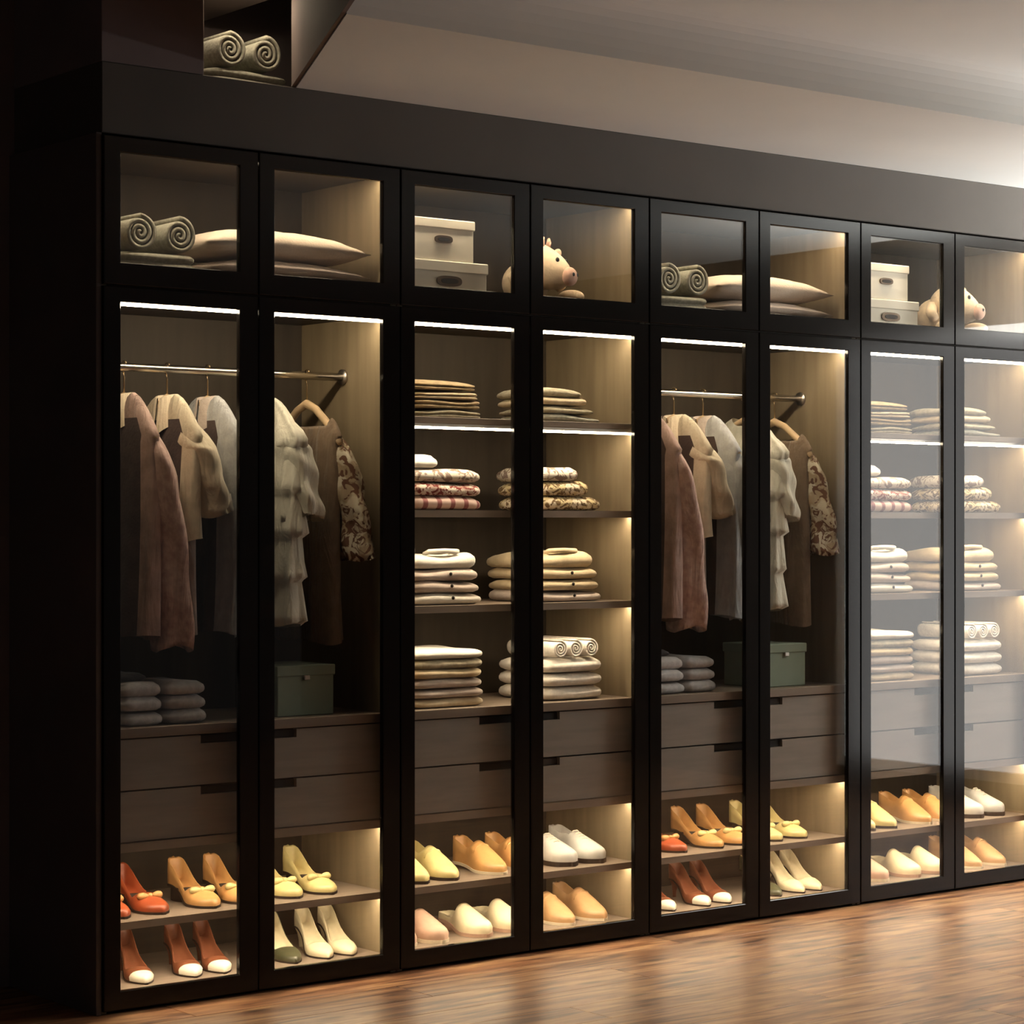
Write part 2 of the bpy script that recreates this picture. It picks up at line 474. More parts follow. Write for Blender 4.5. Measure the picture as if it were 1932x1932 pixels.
f.append((0, n0, n0 + 1, 1)); k = n0 - 2; f.append((k, k + 1, n0 + k + 1, n0 + k))
me = mesh(v, f)
ceiling = structure(link('ceiling', me, M['plaster']))
# dark fascia along the slanted end
p0, p1 = Vector((xs(0) - 0.001, 0.0)), Vector((xs(-7.5) - 0.001, -7.5))
d = (p1 - p0).normalized(); nrm = Vector((d.y, -d.x)) * 0.012
if nrm.x > 0: nrm = -nrm
me = bm_mesh(prism([p0, p1, p1 + nrm, p0 + nrm], 'z', ZS + 0.004, 3.24))
structure(link('trim_4', me, M['darkwall']))
# raised ceiling beyond the fascia; its shadow is put into the dark colour
structure(box('ceiling_raised', -5.2, XR, -7.6, YB + 0.1, 3.25, 3.32, M['darkwall'], bevel=0))


# ---------------------------------------------------------------- cabinets
DY0, DY1 = -0.022, -0.002      # door leaf
SX0, SX1 = 0.002, 0.998


def drawer_mesh(x0, x1, z0, z1):
    c = (x0 + x1) / 2
    pts = [(x0, z0), (x1, z0), (x1, z1), (c + 0.162, z1), (c + 0.162, z1 - 0.024), (c - 0.162, z1 - 0.024), (c - 0.162, z1), (x0, z1)]
    return bm_mesh(prism(pts, 'y', 0.030, 0.048))


def led(c, x0, x1, y, z, visible, drop=0.011):
    """aluminium channel with the glowing strip in it"""
    if visible:
        h = box('led_channel', x0, x1, y, y + 0.022, z, z + 0.010, M['alu'], c, 0.001)
        box('led_strip', x0 + 0.004, x1 - 0.004, y + 0.001, y + 0.019, z - drop, z + 0.001, M['led'], h, 0.001)
    else:        # let into the underside of the board at z
        h = box('led_channel', x0, x1, y - 0.002, y + 0.020, z - 0.0012, z + 0.006, M['alu'], c, 0.0)
        box('led_strip', x0 + 0.004, x1 - 0.004, y + 0.001, y + 0.017, z - 0.0025, z, M['led_flush'], h, 0.0)


def board(c, x0, x1, z0, z1, name='shelf'):
    pts = [(0.022, z0 - 0.005), (0.030, z0 - 0.005), (0.030, z0), (0.485, z0), (0.485, z1), (0.022, z1)]
    return link(name, bm_mesh(prism(pts, 'x', x0, x1)), M['shelf'], c)


def cabinet(x, kind, label):
    c = empty('wardrobe_cabinet', label, 'wardrobe', 'glass-doored wardrobe cabinets in one row', (x, 0, 0))
    T = 0.020
    box('side_panel', SX0, SX0 + T, 0.0, 0.50, 0.0, 2.42, M['inner'] if x > 0 else [M['inner'], M['side']], c)
    if x == 0:
        box('end_panel', -0.016, 0.0015, -0.010, YB - 0.001, 0.0, 2.424, M['side'], c)
    box('side_panel', SX1 - T, SX1, 0.0, 0.50, 0.0, 2.42, M['inner'], c)
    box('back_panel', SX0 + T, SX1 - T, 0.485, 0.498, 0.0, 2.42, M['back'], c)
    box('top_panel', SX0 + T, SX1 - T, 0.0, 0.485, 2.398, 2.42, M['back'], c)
    box('bottom_panel', SX0 + T, SX1 - T, 0.0, 0.485, 0.030, 0.052, M['shelf'], c)
    box('plinth', SX0 + T, SX1 - T, 0.01, 0.03, 0.0, 0.030, M['frame'], c)
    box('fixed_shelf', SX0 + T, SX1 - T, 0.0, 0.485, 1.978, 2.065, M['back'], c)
    a, b = SX0 + T + 0.001, SX1 - T - 0.001
    led(c, a, b, 0.030, 2.398, False)
    led(c, a, b, 0.026, 1.968, True)
    # drawers between two boards
    box('shelf', a, b, 0.022, 0.485, 0.752, 0.780, M['shelf'], c)
    board(c, a, b, 0.440, 0.460)
    for (z0, z1) in ((0.463, 0.602), (0.607, 0.748)):
        d = link('drawer', drawer_mesh(a + 0.004, b - 0.004, z0, z1), M['drawer'], c)
        link('drawer_pull', box_mesh(0.5 - 0.16, 0.5 + 0.16, 0.040, 0.047, z1 - 0.023, z1 - 0.001, 0.001), M['slot'], d)
    box('drawer_carcass', a + 0.004, b - 0.004, 0.050, 0.47, 0.463, 0.748, M['slot'], c)
    led(c, a, b, 0.042, 0.440, False)
    # shoe shelf
    board(c, a, b, 0.226, 0.242)
    led(c, a, b, 0.042, 0.226, False)
    if kind == 'shelf':
        for i, z in enumerate((1.678, 1.392, 1.098)):
            box('shelf', a, b, 0.022, 0.485, z - 0.020, z, M['shelf'], c) if i == 0 else board(c, a, b, z - 0.017, z)
            led(c, a, b, 0.024 if i == 0 else 0.042, z - (0.030 if i == 0 else 0.017), i == 0, 0.006)
    else:
        link('clothes_rail', tube([(a, 0.25, 1.803), (0.3, 0.25, 1.803), (0.7, 0.25, 1.803), (b, 0.25, 1.803)], 0.0125, 14), M['rail'], c)
        for xx in (a + 0.004, b - 0.004):
            link('rail_bracket', tube([(xx - 0.004, 0.25, 1.803), (xx + 0.004, 0.25, 1.803)], 0.024, 14), M['alu'], c)
    for (x0, x1, sl, sr) in ((0.002, 0.498, 0.052, 0.062), (0.502, 0.998, 0.052, 0.062)):
        d = link('door', ring_frame(x0, x1, 0.010, 2.003, DY0, DY1, sl, sr, 0.052, 0.042), M['frame'], c)
        link('glass_pane', box_mesh(x0 + sl - 0.004, x1 - sr + 0.004, -0.0145, -0.0095, 0.058, 1.965), M['glass'], d)
        d = link('door', ring_frame(x0, x1, 2.008, 2.417, DY0, DY1, sl, sr, 0.062, 0.043), M['frame'], c)
        link('glass_pane', box_mesh(x0 + sl - 0.004, x1 - sr + 0.004, -0.0145, -0.0095, 2.066, 2.378), M['glass'], d)
    return c


cabinet(0, 'hang', 'black-framed glass wardrobe with clothes rail, at the dark outer end of the row')
cabinet(1, 'shelf', 'black-framed glass wardrobe with shelves, between the two hanging cabinets')
cabinet(2, 'hang', 'black-framed glass wardrobe with clothes rail, between the two shelf cabinets')
cabinet(3, 'shelf', 'black-framed glass wardrobe with shelves, its panes hazed by a window reflection')


# ---------------------------------------------------------------- soft goods
def slab_mesh(wd, dp, h, lobes=2, seed=0, droop=0.004, notch=0.006, n=44, crease=False):
    """folded cloth: stacked rounded layers, bottom centre at the origin"""
    verts, faces = [], []
    lv = []
    per = 6
    for L in range(lobes):
        for i in range(per):
            t = (i + 0.0) / (per - 1)
            lv.append(((L + 0.04 + 0.92 * t) / lobes, notch * (1 - math.sin(PI * t) ** 0.5)))
    ex = 7.0
    def outline(a, inset):
        ca, sa = math.cos(a), math.sin(a)
        r = (abs(ca) ** ex + abs(sa) ** ex) ** (-1 / ex)
        return (wd / 2 - inset) * ca * r, (dp / 2 - inset) * sa * r
    def wob(x, y, z):
        return (noise.noise(Vector((x * 9 + seed * 3.1, y * 9, z * 20 + seed))) * 0.5)
    def zoff(x, y, t):
        e = max(abs(x) / (wd / 2), abs(y) / (dp / 2))
        return t * (noise.noise(Vector((x * 7 + seed * 5, y * 7 + seed, 3.3))) * droop - droop * 1.0 * max(0, e - 0.6))
    for (t, ins) in lv:
        for k in range(n):
            x, y = outline(2 * PI * k / n, ins)
            s = 1 + wob(x, y, t * h) * 0.05
            verts.append((x * s, y * s, t * h + zoff(x, y, t)))
    L = len(lv)
    for i in range(L - 1):
        for k in range(n):
            faces.append((i * n + k, i * n + (k + 1) % n, (i + 1) * n + (k + 1) % n, (i + 1) * n + k))
    base = (L - 1) * n
    prev = base
    for q, sc_ in enumerate((0.93, 0.7, 0.4)):
        st = len(verts)
        for k in range(n):
            x, y = outline(2 * PI * k / n, notch)
            x *= sc_; y *= sc_
            z = h + 0.0015 + zoff(x, y, 1)
            if crease: z -= 0.010 * math.exp(-(x / 0.012) ** 2)
            verts.append((x, y, z))
        for k in range(n): faces.append((prev + k, prev + (k + 1) % n, st + (k + 1) % n, st + k))
        prev = st
    faces.append(tuple(prev + k for k in range(n)))
    faces.append(tuple(range(n))[::-1])
    return mesh(verts, faces, True)


def roll_mesh(r, length, turns=3.1, seed=0):
    """towel rolled up, axis along y, resting on z=0; the spiral shows on its end"""
    N = 84
    th = r / (turns + 0.35)
    inner, outer = [], []
    for i in range(N + 1):
        t = i / N
        a = 2 * PI * turns * (1 - t) + 0.9
        rr = r - th * turns * t * 0.97
        wv = 1 + 0.02 * math.sin(a * 3 + seed)
        outer.append((rr * wv * math.cos(a), rr * wv * math.sin(a)))
        ri = max(rr - th * 0.72, 0.001)
        inner.append((ri * math.cos(a), ri * math.sin(a)))
    ys = [0, 0.006, length * 0.5, length - 0.006, length]
    verts, faces = [], []
    for j, y in enumerate(ys):
        e = 0.0012 if j in (0, len(ys) - 1) else 0
        for (x, z), (xi, zi) in zip(outer, inner):
            d_ = math.hypot(x, z) or 1
            verts.append((x * (1 - e / d_), y, r + z * (1 - e / d_)))
            verts.append((xi, y, r + zi))
    S = 2 * (N + 1)
    for j in range(len(ys) - 1):
        for i in range(N):
            a = j * S + 2 * i
            faces.append((a, a + 2, a + 2 + S, a + S)); faces.append((a + 1, a + 1 + S, a + 3 + S, a + 3))
        a = j * S; faces.append((a, a + S, a + 1 + S, a + 1)); a += 2 * N; faces.append((a, a + 1, a + 1 + S, a + S))
    for j in (0, len(ys) - 1):
        for i in range(N):
            a = j * S + 2 * i
            faces.append((a, a + 1, a + 3, a + 2) if j == 0 else (a, a + 2, a + 3, a + 1))
    return mesh(verts, faces, True)


def pillow_mesh(L, W, H, seed=0):
    nx, ny = 28, 18
    verts, faces = [], []
    for side in (1, -1):
        for i in range(nx + 1):
            for j in range(ny + 1):
                u, v_ = -1 + 2 * i / nx, -1 + 2 * j / ny
                th = (max(0, 1 - abs(u) ** 2.4) * max(0, 1 - abs(v_) ** 2.6)) ** 0.5
                pin = 1 - 0.07 * (abs(u) ** 2) * (1 - abs(v_) ** 2) * 0 - 0.05 * (1 - abs(u) ** 2) * abs(v_) ** 4
                x = u * L / 2 * (1 - 0.04 * (1 - v_ ** 2) * abs(u) ** 4)
                y = v_ * W / 2 * pin
                wr = noise.noise(Vector((x * 14 + seed, y * 14, side))) * 0.006 * th
                edge = (1 - th)
                wr += 0.003 * math.sin(u * 26 + seed) * edge * th
                verts.append((x, y, H / 2 + side * (H / 2 * th + wr * 1.0) - 0.012 * (abs(u) ** 3)))
    S = (nx + 1) * (ny + 1)
    for s_ in (0, 1):
        for i in range(nx):
            for j in range(ny):
                a = s_ * S + i * (ny + 1) + j
                q = (a, a + ny + 1, a + ny + 2, a + 1)
                faces.append(q if s_ == 0 else q[::-1])
    me = mesh(verts, faces, True)
    bm = bmesh.new(); bm.from_mesh(me); bmesh.ops.remove_doubles(bm, verts=bm.verts, dist=0.0004)
    return bm_mesh(bm, True)


# everything placed inside one hanging and one shelf cabinet (local x from the cabinet's own side),
# each with the label template that the four cabinets fill in
ROOTS = {'hang': [], 'shelf': []}


def reg(kind, o): ROOTS[kind].append(o); return o


def folded(kind, name, cat, x, y, z, wd, dp, h, m, label, group, lobes=2, seed=None, rot=0.0, extra=None, **kw):
    sd = seed if seed is not None else len(ROOTS[kind]) + (50 if kind == 'hang' else 0)
    o = link(name, slab_mesh(wd, dp, h, lobes, sd, **kw), M[m], None, (x, y + dp / 2, z), (0, 0, rot))
    tag(o, label, cat, group)
    if extra == 'button':
        b = link('button', ellipsoid(0.006, 0.004, 0.006, (0, 0, 0), 10, 6), M['button'], o, (0.01, -dp / 2 - 0.001, h * 0.62))
    if extra == 'collar':
        link('collar', tube([(-0.05, -dp / 2 + 0.05, h), (-0.055, -dp / 2 + 0.02, h + 0.008), (0.0, -dp / 2 + 0.012, h + 0.010), (0.055, -dp / 2 + 0.02, h + 0.008), (0.05, -dp / 2 + 0.05, h)], 0.008, 8), M[m], o)
    return reg(kind, o)


def roll(kind, x, y, z, r, ln, m, label, group, rot=0.0, seed=0):
    o = link('rolled_towel', roll_mesh(r, ln, seed=seed), M[m], None, (x, y, z), (0, 0, rot))
    tag(o, label, 'towel', group)
    if kind: reg(kind, o)
    return o


# --- upper compartment of a hanging cabinet: towels and pillows
ZU = 2.0655
folded('hang', 'folded_towel', 'towel', 0.215, 0.05, ZU, 0.27, 0.30, 0.048, 'towel_grey', 'grey-green folded towel under two rolled towels, {C}', 'grey-green towels on the top shelves', lobes=2, notch=0.008)
roll('hang', 0.158, 0.055, ZU + 0.047, 0.056, 0.27, 'towel_grey', 'grey-green rolled towel, one farther from the pillows, {C}', 'grey-green towels on the top shelves', 0.02, 1)
roll('hang', 0.284, 0.055, ZU + 0.047, 0.056, 0.27, 'towel_grey', 'grey-green rolled towel next to the pillows, {C}', 'grey-green towels on the top shelves', -0.03, 4)
for (z, hh, m, lab, sd, xx, ln) in ((ZU + 0.006, 0.060, 'pillow2', 'pale pink pillow lying flat under another pillow, {C}', 3, 0.668, 0.55),
                                (ZU + 0.058, 0.098, 'pillow', 'plump cream pillow on top of a pale pink pillow, {C}', 9, 0.662, 0.57)):
    o = link('pillow', pillow_mesh(ln, 0.36, hh, sd), M[m], None, (xx, 0.235, z), (0, 0, 0.0))
    reg('hang', tag(o, lab, 'pillow', 'pillows on the top shelves'))

# --- on the drawers of a hanging cabinet
ZD = 0.7805
for k in range(3):
    pos = ('lowest', 'middle', 'topmost')[k]
    for j, xx in enumerate((0.172, 0.315)):
        folded('hang', 'folded_sweater', 'clothes', xx, 0.055 + 0.004 * k, ZD + 0.0405 * k, 0.142, 0.26, 0.038, 'greyknit',
               'grey folded knit, %s of the pile %s, {C}' % (pos, ('beside the end panel side', 'nearer the storage box')[j]) if False else
               'grey folded sweater, %s in the %s twin pile, {C}' % (pos, ('outer', 'inner')[j]),
               'grey sweaters on the drawers', lobes=1, notch=0.013, droop=0.008)
folded('hang', 'folded_scarf', 'clothes', 0.15, 0.10, ZD + 0.124, 0.12, 0.16, 0.026, 'greykni2', 'nearly black folded scarf on top of grey sweaters, {C}', None, lobes=1, notch=0.01, droop=0.012)


def storage_box(kind, x0, x1, y0, dp, z0, z1, m, label, group, lid=0.03, plate=None):
    wd = x1 - x0
    b = empty('storage_box', label, 'box', group, ((x0 + x1) / 2, y0 + dp / 2, z0))
    box('box_body', -wd / 2 + 0.004, wd / 2 - 0.004, -dp / 2 + 0.004, dp / 2 - 0.004, 0, z1 - z0 - 0.004, M[m], b, 0.003)
    box('lid', -wd / 2, wd / 2, -dp / 2, dp / 2, z1 - z0 - lid, z1 - z0, M[m], b, 0.003)
    if plate:
        px, pz, pw, ph = plate
        pts = []
        for k in range(24):
            a = 2 * PI * k / 24
            pts.append((px + pw * abs(math.cos(a)) ** 0.6 * (1 if math.cos(a) > 0 else -1), pz + ph * abs(math.sin(a)) ** 0.8 * (1 if math.sin(a) > 0 else -1)))
        h = link('handle', bm_mesh(prism(pts, 'y', -dp / 2 - 0.001, -dp / 2 + 0.006)), M['brass'], b)
        pts2 = [(px + (p[0] - px) * 0.68, pz + (p[1] - pz) * 0.5) for p in pts]
        link('handle_slot', bm_mesh(prism(pts2, 'y', -dp / 2 - 0.003, -dp / 2 + 0.002)), M['slot'], h)
    return reg(kind, b)


gb = storage_box('hang', 0.622, 0.830, 0.075, 0.215, ZD, ZD + 0.150, 'greenbox', 'sage-green lidded storage box on the drawers, {C}', 'sage-green storage boxes', 0.032)
link('clasp', box_mesh(-0.010, 0.010, -0.1135, -0.1065, 0.106, 0.120, 0.002), M['alu'], gb)


# --- garments on hangers
def hanger(x, label, rot=0.0):
    h = empty('clothes_hanger', label, 'hanger', 'wooden hangers on the clothes rails', (x, 0.25, 1.803), rot)
    pts = [(a, b_, c_ - 0.025) for (a, b_, c_) in [(0, -0.182, -0.188), (0, -0.170, -0.176), (0, -0.115, -0.126), (0, -0.05, -0.080), (0, 0, -0.062), (0, 0.05, -0.080), (0, 0.115, -0.126), (0, 0.170, -0.176), (0, 0.182, -0.188)]]
    link('hanger_bar', tube(pts, [0.008, 0.011, 0.012, 0.012, 0.014, 0.012, 0.012, 0.011, 0.008], 10), M['hanger'], h)
    hk = [(0, 0, -0.085), (0, 0, -0.030)]
    for k in range(11):
        a = -PI / 2 + 0.15 + (PI * 1.25) * k / 10
        hk.append((0, 0.0165 * math.cos(a) + 0.0, 0.0165 * math.sin(a) + 0.0005))
    link('hook', tube(hk, 0.0022, 8), M['hook'], h)
    return reg('hang', h)


def garment_body(L, sh=0.20, tk=0.03, flare=0.0, folds=5, amp=0.010, neck=0.055, seed=0, tiers=0, drop=0.137, hemvar=0.01, deep=0.0, opening=0.0):
    """hanging body, rail axis along x; origin at the shoulder line centre, y across the shoulders"""
    n, rows_ = 72, 40
    verts, faces, mi = [], [], []
    for i in range(rows_ + 1):
        t = i / rows_
        z = -drop * (min(t / 0.16, 1) ** 1.3) if t < 0.16 else -drop - (L - drop) * (t - 0.16) / 0.84
        s = min(t / 0.16, 1)
        w_ = neck + (sh - neck) * (s ** 0.9)
        if t > 0.16: w_ = sh - 0.015 + flare * (t - 0.16) / 0.84
        T_ = (tk * (0.55 + 0.45 * s)) * (1 + 0.5 * max(0, t - 0.16))
        for k in range(n):
            a = 2 * PI * k / n
            ca, sa = math.cos(a), math.sin(a)
            fa = amp * max(0, t - 0.10) * (math.sin(folds * a + seed + 1.2 * t) + 0.5 * math.sin(folds * 2.3 * a + 2 * seed - 2 * t))
            y = w_ * (abs(ca) ** 0.8) * (1 if ca > 0 else -1)
            x = (T_ + fa) * (abs(sa) ** 0.7) * (1 if sa > 0 else -1) + 0.010 * math.sin(3 * t + seed) * t
            y += fa * 0.5 * ca
            zz = z
            if tiers:
                tt = (t * tiers) % 1.0
                fl = 0.022 * tt * (1 if t > 0.1 else 0)
                rip = 0.008 * tt * math.sin(11 * a + seed + int(t * tiers) * 1.7)
                x += (fl + rip) * sa; y += (fl + rip) * ca
            if i == rows_: zz += hemvar * math.sin(2 * a + seed)
            if i <= 2: zz -= (0.03 + deep) * (1 if sa < 0 else 0.3) * abs(sa) ** 2 * (1 - i / 3)
            zz += noise.noise(Vector((x * 10, y * 10, z * 6 + seed))) * 0.006 * t
            verts.append((x, y, zz))
    for i in range(rows_):
        for k in range(n):
            faces.append((i * n + k, (i + 1) * n + k, (i + 1) * n + (k + 1) % n, i * n + (k + 1) % n))
            yc = abs(verts[i * n + k][1])          # open front: its dark inside is painted on the closed body
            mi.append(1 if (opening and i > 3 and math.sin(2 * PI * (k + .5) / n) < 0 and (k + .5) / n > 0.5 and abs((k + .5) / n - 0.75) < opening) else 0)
    return mesh(verts, faces, True, mi)


def sleeve_mesh(p0, p1, r0, r1, flat=0.65, seed=0, cuff=0.0, wr=0.006, rows_=26, bend=0.0, folds=3):
    n = 30
    p0, p1 = Vector(p0), Vector(p1)
    verts, faces = [], []
    L = (p1 - p0).length
    for i in range(rows_ + 1):
        t = i / rows_
        c = p0.lerp(p1, t) + Vector((bend * math.sin(PI * t), -bend * 0.4 * math.sin(PI * t), 0))
        if t < 0.12: c.z -= 0.0
        cap = math.sin(min(t / 0.10, 1) * PI / 2)
        r = (r0 + (r1 - r0) * t) * (0.35 + 0.65 * cap)
        for k in range(n):
            a = 2 * PI * k / n
            fl = flat * (0.5 + 0.5 * min(t / 0.22, 1)); tilt = 0.85 * (1 - min(t / 0.3, 1)) ** 1.5 + 0.15 * (1 - t)
            w_ = wr * (0.3 + t) * (math.sin(folds * a + seed + 2.5 * t) + 0.6 * math.sin(16 * t + 2 * a + seed))
            verts.append((c.x + (r * fl + w_) * math.sin(a), c.y + (r + w_) * math.cos(a),
                          c.z + (0.012 * math.sin(2 * a + seed) if i == rows_ else 0) + tilt * r * math.cos(a) * (1 if p0.y < 0 else -1)))
    for i in range(rows_):
        for k in range(n):
            faces.append((i * n + k, (i + 1) * n + k, (i + 1) * n + (k + 1) % n, i * n + (k + 1) % n))
    # inner lining turned up at the cuff
    st = len(verts)
    for k in range(n):
        q = Vector(verts[rows_ * n + k]); cc = p1
        verts.append((cc.x + (q.x - cc.x) * 0.86, cc.y + (q.y - cc.y) * 0.86, q.z + 0.05))
    for k in range(n): faces.append((rows_ * n + k, st + k, st + (k + 1) % n, rows_ * n + (k + 1) % n))
    faces.append(tuple(range(n)))
    return mesh(verts, faces, True)


def collar_mesh(r=0.058, h=0.075, spread=0.016, open_front=True):
    """turned-down collar round the neck"""
    verts, faces = [], []
    n = 22
    for ring in range(4):
        rr, zz = ((r * 0.62, -0.030), (r * 0.58, 0.002), (r * 0.68, 0.000), (r * 1.05, -h * 0.80))[ring]
        for k in range(n + 1):
            a = PI / 2 + 2 * PI * k / n      # opening faces -x... the garment front
            a += PI / 2
            fr = abs(((k / n) * 2) - 1) ** 3        # 1 at the opening
            z_ = zz - (h * 0.45 * fr if ring == 3 else 0.012 * fr)
            verts.append((rr * 0.62 * math.cos(a) - 0.004 * fr, rr * math.sin(a) * 1.0 + 0.006 * (1 if k > n / 2 else -1) * fr, z_))
    for ring in range(3):
        for k in range(n):
            a = ring * (n + 1) + k
            faces.append((a, a + 1, a + n + 2, a + n + 1))
    return mesh(verts, faces, True)


def garment(x, label, name, cat, bm_, sm, body, sleeves, collar=None, skirt=None, group='clothes hanging from the rails', rot=0.0, z=1.727):
    g = empty(name, label, cat, group, (x, 0.25, z), rot)
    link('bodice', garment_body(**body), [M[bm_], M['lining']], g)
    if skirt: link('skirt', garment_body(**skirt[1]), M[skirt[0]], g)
    for (p0, p1, r0, r1, kw) in sleeves:
        link('sleeve', sleeve_mesh(p0, p1, r0, r1, **kw), M[sm], g)
    if collar: link('collar', collar_mesh(**collar[1]), M[collar[0]], g)
    return reg('hang', g)


HX = (0.213, 0.355, 0.492, 0.690, 0.842)
for i, (x, who) in enumerate(zip(HX, ('rose tweed coat', 'beige short-sleeved shirt', 'blue-grey shirt', 'ivory ruffled blouse', 'floral-sleeved brown dress'))):
    hanger(x, 'pale wooden clothes hanger holding the %s, {C}' % who)
garment(HX[0], 'rose tweed coat with long sleeves and cream collar on hanger, {C}', 'tweed_coat', 'coat', 'rose_shaded', 'rose',
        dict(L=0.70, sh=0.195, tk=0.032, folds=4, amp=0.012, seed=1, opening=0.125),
        [((0.004, -0.132, -0.088), (0.088, -0.122, -0.735), 0.076, 0.074, dict(flat=0.62, seed=1, wr=0.008, bend=0.020, folds=4)),
         ((-0.004, 0.165, -0.085), (-0.02, 0.185, -0.66), 0.050, 0.045, dict(seed=2))],
        ('cream', dict(r=0.062, h=0.10)))
garment(HX[1], 'beige short-sleeved shirt over a taupe slip, on a hanger, {C}', 'short_sleeved_shirt', 'shirt', 'beige', 'beige',
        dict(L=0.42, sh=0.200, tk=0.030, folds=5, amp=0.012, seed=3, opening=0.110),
        [((0.008, -0.128, -0.088), (0.075, -0.130, -0.350), 0.074, 0.080, dict(flat=0.72, seed=3, wr=0.005, rows_=18)),
         ((-0.004, 0.165, -0.085), (0.0, 0.19, -0.32), 0.055, 0.055, dict(seed=5, rows_=18))],
        ('cream', dict(r=0.062, h=0.10)), ('taupe_cloth', dict(L=0.70, sh=0.175, tk=0.024, folds=5, amp=0.012, seed=3)))
garment(HX[2], 'long blue-grey shirt with pale collar on hanger, {C}', 'long_shirt', 'shirt', 'bluegrey', 'bluegrey',
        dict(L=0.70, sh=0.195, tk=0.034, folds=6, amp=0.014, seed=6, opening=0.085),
        [((0.006, -0.132, -0.088), (0.055, -0.145, -0.70), 0.070, 0.048, dict(flat=0.75, seed=6, wr=0.005, bend=0.01)),
         ((-0.004, 0.165, -0.085), (0.0, 0.19, -0.62), 0.050, 0.040, dict(seed=7))],
        ('pinkwhite', dict(r=0.060, h=0.095)))
garment(HX[3], 'ivory blouse with cascading ruffles, half hidden behind the door frame, {C}', 'ruffled_blouse', 'blouse', 'ruffle', 'ruffle',
        dict(L=0.68, sh=0.20, tk=0.032, folds=7, amp=0.012, seed=8, tiers=5),
        [((0.006, -0.132, -0.088), (0.035, -0.140, -0.36), 0.070, 0.078, dict(flat=0.7, seed=8, wr=0.010, folds=5)),
         ((-0.004, 0.165, -0.085), (0.0, 0.19, -0.36), 0.055, 0.055, dict(seed=9))], None)
garment(HX[4], 'dark brown dress with floral printed sleeves on hanger, {C}', 'floral_dress', 'dress', 'brown_cloth', 'floral',
        dict(L=0.675, sh=0.188, tk=0.026, folds=4, amp=0.010, neck=0.138, drop=0.062, seed=10, deep=0.045),
        [((0.010, -0.142, -0.040), (0.068, -0.148, -0.420), 0.055, 0.084, dict(flat=0.60, seed=10, wr=0.010, bend=0.010, folds=5)),
         ((-0.006, 0.150, -0.045), (-0.02, 0.17, -0.38), 0.048, 0.070, dict(flat=0.6, seed=11, wr=0.008, folds=4))], None, z=1.668)


# ---------------------------------------------------------------- shoes
def smooth01(t): t = max(0, min(1, t)); return t * t * (3 - 2 * t)


